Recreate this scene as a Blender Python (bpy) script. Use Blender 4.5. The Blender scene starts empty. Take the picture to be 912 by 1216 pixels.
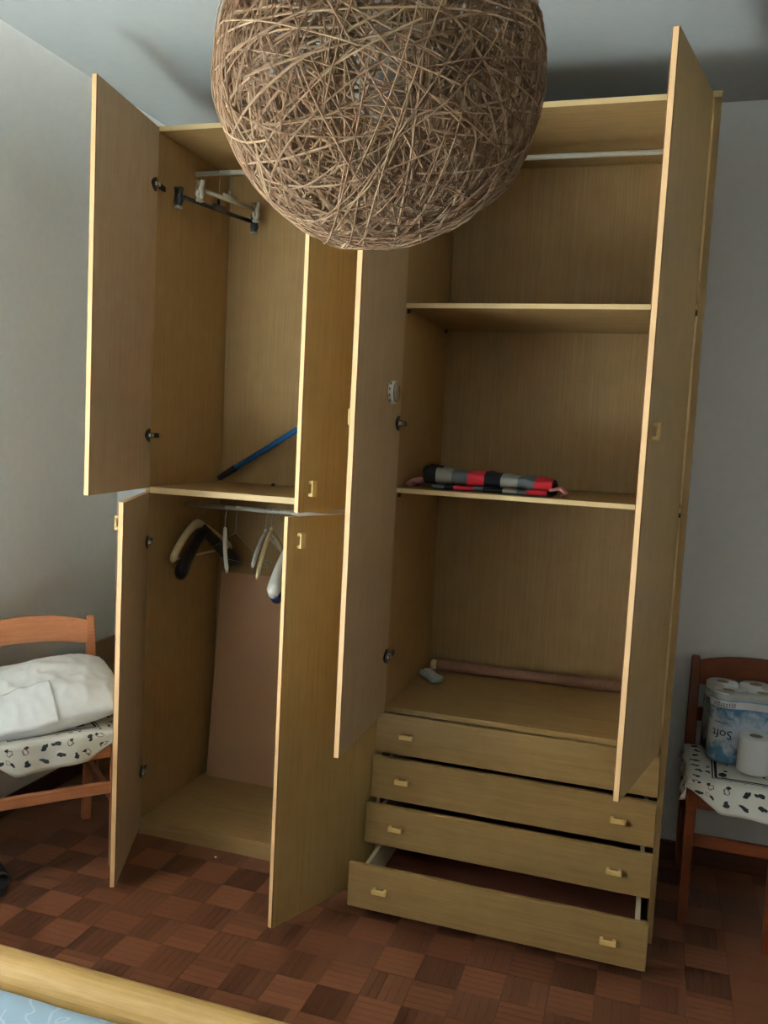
import bpy, bmesh, math, random
from mathutils import Vector, Matrix, noise
R = random.Random(7)
SC = bpy.context.scene
COL = SC.collection
PI = math.pi

# ------------------------------------------------------------------ camera
def make_camera():
    yaw, pitch, roll = 0.3043, 0.0918, 0.0514
    fwd = Vector((-math.sin(yaw), math.cos(yaw), 0)); right = Vector((math.cos(yaw), math.sin(yaw), 0)); up = Vector((0, 0, 1))
    f2 = fwd*math.cos(pitch) - up*math.sin(pitch); u2 = up*math.cos(pitch) + fwd*math.sin(pitch)
    r3 = right*math.cos(roll) + u2*math.sin(roll); u3 = u2*math.cos(roll) - right*math.sin(roll)
    cd = bpy.data.cameras.new('camera'); co = bpy.data.objects.new('camera', cd); COL.objects.link(co)
    cd.sensor_fit = 'VERTICAL'; cd.sensor_height = 24.0; cd.lens = 1031.5/1216*24.0; cd.clip_start = 0.02
    m = Matrix((r3, u3, -f2)).transposed().to_4x4(); m.translation = Vector((0.8139, -2.6533, 1.502))
    co.matrix_world = m; SC.camera = co
make_camera()

# ------------------------------------------------------------------ world, daylight, exposure
LEFT, RIGHT, BACK, REAR, CEIL = -1.43, 3.1, 0.60, -3.75, 2.674
WIN = (-2.80, -1.45, 0.85, 2.25)        # window opening in the left wall: y0 y1 z0 z1
world = bpy.data.worlds.new('world'); SC.world = world; world.use_nodes = True
bg = world.node_tree.nodes['Background']; bg.inputs[0].default_value = (0.72, 0.85, 1.0, 1); bg.inputs[1].default_value = 1.0
def daylight():
    ld = bpy.data.lights.new('window_daylight', 'AREA'); ld.shape = 'RECTANGLE'
    ld.size = WIN[1]-WIN[0]; ld.size_y = WIN[3]-WIN[2]; ld.energy = 32; ld.color = (0.93, 0.97, 1.0)
    lo = bpy.data.objects.new('window_daylight', ld); COL.objects.link(lo)
    lo.location = (LEFT-0.17, (WIN[0]+WIN[1])/2, (WIN[2]+WIN[3])/2)
    lo.rotation_euler = Vector((1, 0, 0)).to_track_quat('-Z', 'Z').to_euler()   # looks into the room
daylight()
def sunshine():
    ld = bpy.data.lights.new('sun', 'SUN'); ld.energy = 330; ld.angle = .01; ld.color = (1.0, .90, .80)
    lo = bpy.data.objects.new('sun', ld); COL.objects.link(lo); lo.location = (LEFT-2, -2.2, 3.5)
    lo.rotation_euler = Vector((math.cos(1.06), -.08, -math.sin(1.06))).to_track_quat('-Z', 'Y').to_euler()   # falls through the window onto the bed
sunshine()
vs = SC.view_settings; vs.view_transform = 'Standard'; vs.look = 'None'; vs.gamma = 1.0; vs.use_curve_mapping = False
vs.exposure = 0.62

# ------------------------------------------------------------------ materials
def srgb(r, g, b):
    f = lambda c: (c/255/12.92) if c/255 <= .04045 else ((c/255+.055)/1.055)**2.4
    return (f(r), f(g), f(b), 1)
class NT:
    def __init__(s, name, rough=.6, spec=.3):
        s.m = bpy.data.materials.new(name); s.m.use_nodes = True; s.t = s.m.node_tree; s.b = s.t.nodes['Principled BSDF']
        s.b.inputs['Roughness'].default_value = rough; s.b.inputs['Specular IOR Level'].default_value = spec
    def n(s, typ, **k):
        d = s.t.nodes.new(typ)
        for a, v in k.items():
            if a.startswith('i_'):
                key = a[2:]; key = int(key) if key.isdigit() else key.replace('_', ' ')
                d.inputs[key].default_value = v
            else: setattr(d, a, v)
        return d
    def l(s, a, ao, b, bi): s.t.links.new(a.outputs[ao], b.inputs[bi])
    def coords(s, scale=(1, 1, 1), out='Object', rot=(0, 0, 0)):
        tc = s.n('ShaderNodeTexCoord'); mp = s.n('ShaderNodeMapping'); mp.inputs['Scale'].default_value = scale; mp.inputs['Rotation'].default_value = rot
        s.l(tc, out, mp, 'Vector'); return mp
    def ramp(s, src, out, stops, interp='LINEAR'):
        r = s.n('ShaderNodeValToRGB'); cr = r.color_ramp; cr.interpolation = interp
        while len(cr.elements) < len(stops): cr.elements.new(0.5)
        for e, (p, c) in zip(cr.elements, stops): e.position = p; e.color = c
        s.l(src, out, r, 0); return r
    def math(s, op, a, b=None, v=None):
        d = s.n('ShaderNodeMath', operation=op)
        for i, x in enumerate((a, b)):
            if x is None: continue
            if isinstance(x, (int, float)): d.inputs[i].default_value = x
            else: s.t.links.new(x, d.inputs[i])
        return d.outputs[0]
    def mix(s, fac, a, b):
        d = s.n('ShaderNodeMix', data_type='RGBA')
        for sock, x in ((d.inputs[0], fac), (d.inputs[6], a), (d.inputs[7], b)):
            if isinstance(x, (int, float, tuple)): sock.default_value = x
            else: s.t.links.new(x, sock)
        return d.outputs[2]
    def col(s, sock): s.t.links.new(sock, s.b.inputs['Base Color'])
    def bump(s, sock, strength=.1, dist=.002):
        d = s.n('ShaderNodeBump'); d.inputs['Strength'].default_value = strength; d.inputs['Distance'].default_value = dist
        s.t.links.new(sock, d.inputs['Height']); s.l(d, 0, s.b, 'Normal')
def plain(name, c, rough=.6, spec=.3, var=.08, scale=30, metal=0):
    k = NT(name, rough, spec); mp = k.coords((scale,)*3); nz = k.n('ShaderNodeTexNoise'); nz.inputs['Detail'].default_value = 4; k.l(mp, 0, nz, 0)
    lo = tuple(x*(1-var) for x in c[:3])+(1,); hi = tuple(min(1, x*(1+var)) for x in c[:3])+(1,)
    r = k.ramp(nz, 0, [(.3, lo), (.7, hi)]); k.col(r.outputs[0]); k.b.inputs['Metallic'].default_value = metal
    return k.m
def veneer(name, lo, hi, axis='Z', rough=.5, fine=1.0, spec=.3):
    """wood veneer with long thin streaks along one axis"""
    k = NT(name, rough, spec)
    def sc(a, b): return tuple(b if ax == axis else a for ax in 'XYZ')
    m1 = k.coords(sc(170*fine, 2.5)); n1 = k.n('ShaderNodeTexNoise'); n1.inputs['Detail'].default_value = 3; k.l(m1, 0, n1, 0)
    m2 = k.coords(sc(24*fine, .7)); n2 = k.n('ShaderNodeTexNoise'); n2.inputs['Detail'].default_value = 5; n2.inputs['Distortion'].default_value = .4; k.l(m2, 0, n2, 0)
    m3 = k.coords((3, 3, 3)); n3 = k.n('ShaderNodeTexNoise'); k.l(m3, 0, n3, 0)
    f = k.math('ADD', k.math('MULTIPLY', n1.outputs[0], .5), k.math('MULTIPLY', n2.outputs[0], .5))
    f = k.math('ADD', f, k.math('MULTIPLY', k.math('SUBTRACT', n3.outputs[0], .5), .25))
    rp = k.n('ShaderNodeValToRGB'); rp.color_ramp.elements[0].position = .32; rp.color_ramp.elements[0].color = lo; rp.color_ramp.elements[1].position = .68; rp.color_ramp.elements[1].color = hi
    k.t.links.new(f, rp.inputs[0]); k.col(rp.outputs[0]); k.bump(n1.outputs[0], .08, .001)
    return k.m
M = {}
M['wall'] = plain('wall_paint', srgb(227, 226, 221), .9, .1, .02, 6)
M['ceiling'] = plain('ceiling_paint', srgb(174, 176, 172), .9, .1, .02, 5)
M['door_in'] = veneer('veneer_brown', srgb(169, 143, 110), srgb(191, 166, 133), 'Z')
M['door_out'] = veneer('veneer_golden', srgb(154, 121, 69), srgb(175, 142, 90), 'Z', .42)
M['panel'] = veneer('veneer_panel', srgb(148, 117, 72), srgb(170, 137, 90), 'Z')
M['panel_h'] = veneer('veneer_panel_horizontal', srgb(141, 109, 65), srgb(164, 131, 84), 'X')
M['back'] = veneer('veneer_back', srgb(132, 102, 60), srgb(155, 123, 78), 'Z', .6, 1.6)
M['front'] = veneer('veneer_drawer', srgb(123, 95, 52), srgb(142, 113, 69), 'X', .5, 1.3)
M['edge'] = veneer('edge_band', srgb(226, 182, 128), srgb(238, 196, 144), 'Z', .4, 2)
M['edge_h'] = veneer('edge_band_horizontal', srgb(204, 172, 121), srgb(224, 195, 145), 'X', .4, 2)
M['edge_dark'] = plain('edge_lipping', srgb(112, 62, 34), .5)
M['knob'] = plain('pull_wood', srgb(206, 170, 106), .4, .4, .06)
M['black'] = plain('black_plastic', srgb(30, 31, 34), .35, .5)
M['white_pl'] = plain('white_plastic', srgb(224, 222, 212), .35, .5, .03)
M['clear_pl'] = plain('cloudy_plastic', srgb(158, 150, 130), .25, .5, .05)
M['rail'] = plain('rail_enamel', srgb(180, 175, 160), .4, .5, .04)
M['steel'] = plain('steel_wire', srgb(150, 148, 144), .3, .5, .05, 40, .9)
M['cream'] = veneer('cream_wood', srgb(214, 194, 146), srgb(228, 210, 164), 'X', .4)
M['grey_hanger'] = plain('grey_white_plastic', srgb(196, 194, 186), .4, .4, .03)
M['navy'] = plain('navy_plastic', srgb(24, 30, 62), .35, .4)
M['hardboard'] = plain('hardboard', srgb(180, 139, 104), .75, .15, .06, 90)
M['blue_pole'] = plain('blue_lacquer', srgb(26, 92, 150), .35, .5, .05)
M['dowel'] = plain('brown_tube', srgb(142, 104, 84), .7, .2, .1, 20)
M['pink'] = plain('pink_fringe', srgb(196, 130, 128), .9, .1)
M['drawer_box'] = plain('drawer_box_white', srgb(196, 180, 150), .6, .2, .05)
M['drawer_floor'] = plain('drawer_floor_brown', srgb(108, 62, 44), .55, .3, .08)
M['chair'] = veneer('chair_beech', srgb(158, 96, 62), srgb(184, 120, 80), 'X', .4, .8)
M['chair_shaded'] = veneer('chair_wood_shaded', srgb(100, 47, 21), srgb(120, 60, 28), 'X', .45, .8)  # chair wood darkened: the shade on the right is put into its colour
M['pillow'] = plain('white_cotton', srgb(243, 244, 242), .95, .1, .02, 12)
M['skirting'] = veneer('skirting_wood', srgb(70, 40, 26), srgb(90, 54, 36), 'X')
M['bedrail'] = veneer('bed_rail_wood', srgb(160, 122, 66), srgb(180, 145, 89), 'X', .45, .6)
M['slipper'] = plain('slipper_rubber', srgb(52, 52, 52), .7, .3)
M['paper'] = plain('tissue_paper', srgb(226, 226, 224), .95, .1, .03, 60)
M['core'] = plain('cardboard_core', srgb(150, 136, 118), .9, .1)
M['glass'] = None
M['frame_white'] = plain('window_white', srgb(220, 220, 215), .5, .3, .02)
M['cord'] = plain('lamp_cord_white', srgb(210, 208, 200), .5)
M['bulb'] = plain('bulb_opal', srgb(235, 235, 228), .2, .5, .01)
M['ink'] = plain('navy_ink', srgb(28, 34, 60), .6)
M['board_brown'] = veneer('brown_board', srgb(120, 88, 58), srgb(142, 108, 76), 'Y')

def twine_mat():
    k = NT('sisal_twine', .75, .2); mp = k.coords((60, 60, 60)); nz = k.n('ShaderNodeTexNoise'); nz.inputs['Detail'].default_value = 3; k.l(mp, 0, nz, 0)
    at = k.n('ShaderNodeAttribute', attribute_name='tone')
    base = k.ramp(at, 'Fac', [(0, srgb(162, 130, 102)), (.6, srgb(186, 154, 122)), (1, srgb(222, 194, 156))])
    c = k.mix(k.math('MULTIPLY', nz.outputs[0], .35), base.outputs[0], srgb(142, 112, 86)); k.col(c)
    tl = k.n('ShaderNodeBsdfTranslucent'); k.t.links.new(c, tl.inputs[0]); ms = k.n('ShaderNodeMixShader'); ms.inputs[0].default_value = .5
    k.l(k.b, 0, ms, 1); k.l(tl, 0, ms, 2); k.l(ms, 0, k.t.nodes['Material Output'], 0); return k.m
M['twine'] = twine_mat()
def parquet_mat():
    k = NT('parquet_wood', .34, .4)
    oi = k.n('ShaderNodeObjectInfo'); at = k.n('ShaderNodeAttribute', attribute_name='strip'); tn = k.n('ShaderNodeAttribute', attribute_name='tone')
    v = k.math('FRACT', k.math('ADD', k.math('MULTIPLY', at.outputs['Fac'], 5.37), k.math('MULTIPLY', oi.outputs['Random'], 9.1)))
    v = k.math('ADD', k.math('ADD', k.math('MULTIPLY', v, .28), k.math('MULTIPLY', oi.outputs['Random'], .34)), k.math('MULTIPLY', tn.outputs['Fac'], .4))
    tc = k.n('ShaderNodeTexCoord'); mp = k.n('ShaderNodeMapping'); mp.inputs['Scale'].default_value = (9, 160, 9); k.l(tc, 'Object', mp, 0)
    ad = k.n('ShaderNodeVectorMath', operation='ADD'); cb = k.n('ShaderNodeCombineXYZ'); k.t.links.new(k.math('MULTIPLY', oi.outputs['Random'], 50), cb.inputs[0]); k.l(mp, 0, ad, 0); k.l(cb, 0, ad, 1)
    nz = k.n('ShaderNodeTexNoise'); nz.inputs['Detail'].default_value = 3; k.l(ad, 0, nz, 0)
    v = k.math('ADD', v, k.math('MULTIPLY', k.math('SUBTRACT', nz.outputs[0], .5), .5))
    rp = k.n('ShaderNodeValToRGB'); e = rp.color_ramp.elements; e[0].position = .05; e[0].color = srgb(76, 42, 28); e[1].position = .95; e[1].color = srgb(132, 82, 56)
    k.t.links.new(v, rp.inputs[0]); k.col(rp.outputs[0]); return k.m
M['parquet'] = parquet_mat()
M['joint'] = plain('floor_joint', srgb(60, 36, 26), .8, .1)
def sheet_mat():
    k = NT('blue_damask', .8, .2); mp = k.coords((5.5, 5.5, 5.5)); nz = k.n('ShaderNodeTexNoise'); nz.inputs['Scale'].default_value = 1.6; nz.inputs['Detail'].default_value = 1; nz.inputs['Distortion'].default_value = 1.6; k.l(mp, 0, nz, 0)
    d = k.math('ABSOLUTE', k.math('SUBTRACT', k.math('FRACT', k.math('MULTIPLY', nz.outputs[0], 5.0)), .5))
    line = k.math('LESS_THAN', d, .10); n2 = k.n('ShaderNodeTexNoise'); n2.inputs['Scale'].default_value = 2.2; k.l(mp, 0, n2, 0)
    line = k.math('MULTIPLY', line, k.math('GREATER_THAN', n2.outputs[0], .47))
    k.col(k.mix(k.math('MULTIPLY', line, .6), srgb(160, 184, 198), srgb(196, 210, 218))); return k.m
M['sheet'] = sheet_mat()
def print_cloth():
    """white cloth: dark and red motifs scattered, a double frame line round the middle; uses UV in metres about the seat centre"""
    k = NT('printed_cloth', .9, .1); tc = k.n('ShaderNodeTexCoord'); uv = k.n('ShaderNodeSeparateXYZ'); k.l(tc, 'UV', uv, 0)
    wob = k.n('ShaderNodeTexNoise'); wob.inputs['Scale'].default_value = 45; k.l(tc, 'UV', wob, 0)
    sc = k.n('ShaderNodeVectorMath', operation='SCALE'); sc.inputs['Scale'].default_value = 21.0
    ad = k.n('ShaderNodeVectorMath', operation='ADD'); sb = k.n('ShaderNodeVectorMath', operation='SCALE'); sb.inputs['Scale'].default_value = .026
    fl = k.n('ShaderNodeVectorMath', operation='MULTIPLY'); fl.inputs[1].default_value = (1, 1, 0); k.l(wob, 1, sb, 0); k.l(tc, 'UV', ad, 0); k.l(sb, 0, ad, 1); k.l(ad, 0, fl, 0); k.l(fl, 0, sc, 0)
    vo = k.n('ShaderNodeTexVoronoi'); vo.voronoi_dimensions = '2D'; vo.inputs['Scale'].default_value = 1.0; vo.inputs['Randomness'].default_value = .45; k.l(sc, 0, vo, 'Vector')
    cs = k.n('ShaderNodeSeparateColor'); k.l(vo, 'Color', cs, 0)
    dist = vo.outputs['Distance']
    loc = k.n('ShaderNodeVectorMath', operation='SUBTRACT'); k.l(sc, 0, loc, 0); k.l(vo, 'Position', loc, 1)
    ang = k.math('MULTIPLY', cs.outputs[1], 6.28); off = k.n('ShaderNodeCombineXYZ')
    k.t.links.new(k.math('MULTIPLY', k.math('COSINE', ang), .25), off.inputs[0]); k.t.links.new(k.math('MULTIPLY', k.math('SINE', ang), .25), off.inputs[1])
    d2 = k.n('ShaderNodeVectorMath', operation='DISTANCE'); k.l(loc, 0, d2, 0); k.l(off, 0, d2, 1); dist2 = d2.outputs['Value']
    isb = k.math('GREATER_THAN', cs.outputs[0], .45)
    blob = k.math('MAXIMUM', k.math('MULTIPLY', k.math('LESS_THAN', dist, .19), isb), k.math('LESS_THAN', dist2, .125))
    ring = k.math('MULTIPLY', k.math('LESS_THAN', k.math('ABSOLUTE', k.math('SUBTRACT', dist, .19)), .03), k.math('LESS_THAN', cs.outputs[0], .45))
    dot = k.math('MULTIPLY', k.math('LESS_THAN', dist2, .06), k.math('LESS_THAN', cs.outputs[0], .45))
    ax = k.math('ABSOLUTE', uv.outputs[0]); ay = k.math('ABSOLUTE', uv.outputs[1])
    mx = k.math('MAXIMUM', ax, ay)
    fr1 = k.math('LESS_THAN', k.math('ABSOLUTE', k.math('SUBTRACT', mx, .143)), .0022); fr2 = k.math('LESS_THAN', k.math('ABSOLUTE', k.math('SUBTRACT', mx, .133)), .0042)
    inside = k.math('LESS_THAN', mx, .125)
    n2 = k.n('ShaderNodeTexNoise'); n2.inputs['Scale'].default_value = 24; n2.inputs['Detail'].default_value = 2; k.l(tc, 'UV', n2, 0)
    inn = k.math('MULTIPLY', inside, k.math('GREATER_THAN', n2.outputs[0], .59))
    out = k.math('GREATER_THAN', mx, .15)
    c = k.mix(k.math('MULTIPLY', blob, out), srgb(224, 222, 210), srgb(58, 64, 66))
    c = k.mix(k.math('MULTIPLY', ring, out), c, srgb(120, 100, 92)); c = k.mix(k.math('MULTIPLY', dot, out), c, srgb(96, 50, 50))
    c = k.mix(inn, c, srgb(52, 56, 54)); c = k.mix(k.math('MAXIMUM', fr1, fr2), c, srgb(60, 52, 54)); k.col(c); return k.m
M['print'] = print_cloth()
def stripes_mat(name, seq, length, x0):
    k = NT(name, .9, .1); tc = k.n('ShaderNodeTexCoord'); sp = k.n('ShaderNodeSeparateXYZ'); k.l(tc, 'Object', sp, 0)
    f = k.math('DIVIDE', k.math('SUBTRACT', sp.outputs[0], x0), length)
    rp = k.n('ShaderNodeValToRGB'); cr = rp.color_ramp; cr.interpolation = 'CONSTANT'
    tot = sum(w for w, c in seq); p = 0
    while len(cr.elements) < len(seq): cr.elements.new(.5)
    for e, (w, c) in zip(cr.elements, seq): e.position = p/tot; e.color = c; p += w
    k.t.links.new(f, rp.inputs[0])
    mp = k.coords((400, 400, 400)); nz = k.n('ShaderNodeTexNoise'); k.l(mp, 0, nz, 0)
    k.col(k.mix(k.math('MULTIPLY', nz.outputs[0], .25), rp.outputs[0], (0.05, .05, .05, 1))); return k.m
RED, BLK, BEI, GRY = srgb(206, 46, 58), srgb(34, 34, 38), srgb(150, 146, 136), srgb(96, 102, 106)
M['stripe_a'] = stripes_mat('striped_cotton', [(1, RED), (1.7, BLK), (2, BEI), (1.9, GRY), (2, RED), (2, BLK), (2, BEI), (2, GRY), (2, RED), (1, BLK)], .47, -.235)
M['stripe_b'] = stripes_mat('striped_cotton_fold', [(2, GRY), (1, BLK), (2, RED), (1, GRY), (2, BLK), (1.4, BEI), (1, GRY), (2, RED), (1, BLK)], .42, -.21)
def film_mat():
    k = NT('printed_film', .18, .5); tc = k.n('ShaderNodeTexCoord'); sp = k.n('ShaderNodeSeparateXYZ'); k.l(tc, 'Object', sp, 0)
    mp = k.coords((7, 7, 7)); nz = k.n('ShaderNodeTexNoise'); nz.inputs['Distortion'].default_value = .6; k.l(mp, 0, nz, 0)
    z = sp.outputs[2]
    f = k.math('ADD', k.math('MULTIPLY', k.math('ABSOLUTE', k.math('SUBTRACT', z, .105)), 7.5), k.math('MULTIPLY', k.math('SUBTRACT', nz.outputs[0], .5), 1.4))
    band = k.math('MULTIPLY', k.math('GREATER_THAN', z, .183), k.math('LESS_THAN', z, .206))
    r = k.n('ShaderNodeValToRGB'); e = r.color_ramp.elements; e[0].position = .2; e[0].color = srgb(196, 208, 218); e[1].position = .62; e[1].color = srgb(92, 140, 178)
    k.t.links.new(f, r.inputs[0])
    top = k.math('GREATER_THAN', z, .21)
    c = k.mix(k.math('MAXIMUM', band, top), r.outputs[0], srgb(220, 222, 222)); k.col(c)
    tr = k.n('ShaderNodeBsdfTransparent'); ms = k.n('ShaderNodeMixShader')
    al = k.math('SUBTRACT', .92, k.math('MULTIPLY', top, .55)); k.t.links.new(al, ms.inputs[0]); k.l(tr, 0, ms, 1); k.l(k.b, 0, ms, 2)
    k.l(ms, 0, k.t.nodes['Material Output'], 0); return k.m
M['film'] = film_mat()
def glass_mat():
    k = NT('window_glass', .02, .5); k.b.inputs['Base Color'].default_value = (.95, .97, .97, 1)
    tr = k.n('ShaderNodeBsdfTransparent'); gl = k.n('ShaderNodeBsdfGlossy'); gl.inputs['Roughness'].default_value = .02; ms = k.n('ShaderNodeMixShader'); ms.inputs[0].default_value = .06
    k.l(tr, 0, ms, 1); k.l(gl, 0, ms, 2); k.l(ms, 0, k.t.nodes['Material Output'], 0); return k.m
M['glass'] = glass_mat()

# ------------------------------------------------------------------ mesh helpers
def wm(o):
    m = o.matrix_basis.copy()
    if o.parent: m = wm(o.parent) @ o.matrix_parent_inverse @ m
    return m
def parent(c, p): c.parent = p; c.matrix_parent_inverse = wm(p).inverted(); return c
def tag(o, label=None, cat=None, group=None, kind=None):
    if label: o['label'] = label
    if cat: o['category'] = cat
    if group: o['group'] = group
    if kind: o['kind'] = kind
    return o
def obj(name, bm, mats, par=None, smooth=False, loc=None, rot=None, mat4=None):
    me = bpy.data.meshes.new(name)
    if isinstance(bm, bmesh.types.BMesh):
        bm.normal_update(); bm.to_mesh(me); bm.free()
    else: me = bm
    for mm in (mats if isinstance(mats, (list, tuple)) else [mats]):
        if isinstance(mm, str): mm = M[mm]
        if len(me.materials) == 0 or mm.name not in [x.name for x in me.materials]: me.materials.append(mm)
    if smooth:
        for p in me.polygons: p.use_smooth = True
    o = bpy.data.objects.new(name, me); COL.objects.link(o)
    if loc is not None: o.location = loc
    if rot is not None: o.rotation_euler = rot
    if mat4 is not None: o.matrix_basis = mat4
    if par is not None: parent(o, par)
    return o
def empty(name, loc, rz=0, label=None, cat=None, group=None):
    o = bpy.data.objects.new(name, None); COL.objects.link(o); o.location = loc; o.rotation_euler = (0, 0, rz); o.empty_display_size = .1
    return tag(o, label, cat, group)
def add_box(bm, x0, x1, y0, y1, z0, z1, bev=0, seg=1, mi=0):
    r = bmesh.ops.create_cube(bm, size=1.0); v = r['verts']
    bmesh.ops.scale(bm, vec=(abs(x1-x0), abs(y1-y0), abs(z1-z0)), verts=v); bmesh.ops.translate(bm, vec=((x0+x1)/2, (y0+y1)/2, (z0+z1)/2), verts=v)
    fs = set(f for w in v for f in w.link_faces)
    for f in fs: f.material_index = mi
    if bev:
        es = list(set(e for w in v for e in w.link_edges)); bmesh.ops.bevel(bm, geom=es, offset=bev, segments=seg, affect='EDGES', profile=.5)
    return bm
def box(x0, x1, y0, y1, z0, z1, bev=0, seg=1): return add_box(bmesh.new(), x0, x1, y0, y1, z0, z1, bev, seg)
def frame_of(d):
    d = d.normalized(); a = Vector((0, 0, 1)) if abs(d.z) < .9 else Vector((1, 0, 0)); u = d.cross(a).normalized(); return u, d.cross(u).normalized()
def add_tube(bm, pts, rad, n=8, cap=True, flat=None, mi=0):
    """tube along a polyline; rad number or list; flat=(a,b,upvec) elliptical section"""
    pts = [Vector(p) for p in pts]; rings = []; u = None
    for i, p in enumerate(pts):
        d = (pts[min(i+1, len(pts)-1)] - pts[max(i-1, 0)]); d = d.normalized() if d.length > 1e-9 else Vector((1, 0, 0))
        if u is None: u, w = frame_of(d)
        else: u = (u - d*u.dot(d)); u = u.normalized() if u.length > 1e-6 else frame_of(d)[0]; w = d.cross(u).normalized()
        r = rad[i] if isinstance(rad, (list, tuple)) else rad
        if flat:
            up = Vector(flat[2]); uu = (up - d*up.dot(d)).normalized(); ww = d.cross(uu)
            sa, sb = flat[0], flat[1]
            rings.append([bm.verts.new(p + uu*math.cos(2*PI*k/n)*r*sa + ww*math.sin(2*PI*k/n)*r*sb) for k in range(n)])
        else: rings.append([bm.verts.new(p + (u*math.cos(2*PI*k/n) + w*math.sin(2*PI*k/n))*r) for k in range(n)])
    fs = []
    for a, b in zip(rings, rings[1:]):
        for k in range(n): fs.append(bm.faces.new((a[k], a[(k+1) % n], b[(k+1) % n], b[k])))
    if cap: fs.append(bm.faces.new(rings[0][::-1])); fs.append(bm.faces.new(rings[-1]))
    for f in fs: f.material_index = mi
    return bm
def tube(pts, rad, **k): return add_tube(bmesh.new(), pts, rad, **k)
def add_lathe(bm, prof, n=24, mi=0, axis='Z'):
    rings = []
    for r, z in prof:
        ring = []
        for k in range(n):
            a = 2*PI*k/n; c = (r*math.cos(a), r*math.sin(a), z)
            if axis == 'X': c = (z, r*math.cos(a), r*math.sin(a))
            if axis == 'Y': c = (r*math.sin(a), z, r*math.cos(a))
            ring.append(bm.verts.new(c))
        rings.append(ring)
    for a, b in zip(rings, rings[1:]):
        for k in range(n): bm.faces.new((a[k], a[(k+1) % n], b[(k+1) % n], b[k])).material_index = mi
    bm.faces.new(rings[0][::-1]).material_index = mi; bm.faces.new(rings[-1]).material_index = mi
    bmesh.ops.recalc_face_normals(bm, faces=bm.faces)
    return bm
def lathe(prof, n=24, axis='Z'): return add_lathe(bmesh.new(), prof, n, 0, axis)
def edge_slots(bm, front=('y', -1)):
    """give faces that look to the front slot 1"""
    bm.normal_update(); ax = 'xyz'.index(front[0])
    for f in bm.faces:
        if f.normal[ax]*front[1] > .9: f.material_index = 1
    return bm

# ------------------------------------------------------------------ the room
def structure(name, bm, mat, par=None, **k):
    o = obj(name, bm, mat, par, **k)
    if par is None: o['kind'] = 'structure'
    return o
floor = structure('floor', box(LEFT, RIGHT, REAR, BACK, -.06, -.008), 'joint')
def tile_mesh(dark):
    bm = bmesh.new(); s = .12; n = 5; lay = bm.faces.layers.float.new('strip'); ly = bm.faces.layers.float.new('tone')
    for i in range(n):
        before = set(bm.faces); a = -s/2 + i*s/n
        add_box(bm, -s/2+.0004, s/2-.0004, a+.0004, a+s/n-.0004, -.008, 0)
        for f in list(bm.faces):
            if f not in before: f[lay] = (i+.5)/n; f[ly] = 0.0 if dark else 1.0
    # the underside is never seen
    bm.normal_update(); bmesh.ops.delete(bm, geom=[f for f in bm.faces if f.normal.z < -.9], context='FACES')
    me = bpy.data.meshes.new('parquet_tile'); bm.to_mesh(me); bm.free(); me.materials.append(M['parquet']); return me
TM = (tile_mesh(False), tile_mesh(True)); TX, TY = .034, -.557
rest = bmesh.new(); rs = rest.faces.layers.float.new('strip'); rt = rest.faces.layers.float.new('tone')
def tile_seen(x, y):
    if x < -1.3 or y > .5: return False
    if -.84 < x < .84 and y > 0.06: return False
    # outside the camera's view or hidden by the bed
    px = (x-.8139); py = (y+2.6533); dep = -math.sin(.3043)*px+math.cos(.3043)*py; lat = math.cos(.3043)*px+math.sin(.3043)*py
    if lat/dep < -.52 or lat/dep > .43: return False
    if y < -1.0+.28*min(0, x): return False
    if dep < 1.98: return False
    if x < -1.0 and y > -.1: return False
    return True
cnt = 0
i0 = int((LEFT-TX)/.12)-1; i1 = int((RIGHT-TX)/.12)+1; j0 = int((REAR-TY)/.12)-1; j1 = int((BACK-TY)/.12)+1
for i in range(i0, i1+1):
    for j in range(j0, j1+1):
        cx, cy = TX+(i+.5)*.12, TY+(j+.5)*.12
        if not (LEFT-.05 < cx < RIGHT+.05 and REAR-.05 < cy < BACK+.05): continue
        odd = (i+j) % 2
        if tile_seen(cx, cy):
            o = bpy.data.objects.new('parquet_tile', TM[odd]); COL.objects.link(o); o.location = (cx, cy, R.uniform(-.0004, .0004)); o.rotation_euler = (0, 0, PI/2 if odd else 0); parent(o, floor); cnt += 1
        else:
            f = rest.faces.new([rest.verts.new((cx+a*.0597, cy+b*.0597, 0)) for a, b in ((-1, -1), (1, -1), (1, 1), (-1, 1))]); f[rs] = R.random(); f[rt] = R.random()
print('tiles', cnt)
ro = obj('parquet_field', rest, 'parquet', floor); ro['kind'] = 'stuff'
wall_back = structure('wall_back', box(LEFT-.2, RIGHT+.2, BACK, BACK+.12, -.06, CEIL+.1), 'wall')
structure('wall_right', box(RIGHT, RIGHT+.12, REAR, BACK, -.06, CEIL+.1), 'wall')
def cove(bm, y0, y1, zlo):
    """left wall from height zlo up, with its rounded cove to the ceiling"""
    prof = [(LEFT, zlo), (LEFT, 2.36)]
    for k in range(1, 41):
        a = k/40*PI/2; prof.append((LEFT+.26*(1-math.cos(a)), 2.36+(CEIL-2.36)*math.sin(a)))
    prof += [(LEFT-.14, CEIL), (LEFT-.14, zlo)]
    a = [bm.verts.new((x, y0, z)) for x, z in prof]; b = [bm.verts.new((x, y1, z)) for x, z in prof]; n = len(prof); fs = []
    for k in range(n):
        f = bm.faces.new((a[k], b[k], b[(k+1) % n], a[(k+1) % n])); fs.append(f)
    fs.append(bm.faces.new(a)); fs.append(bm.faces.new(b[::-1])); bmesh.ops.recalc_face_normals(bm, faces=fs)
    return bm
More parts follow.
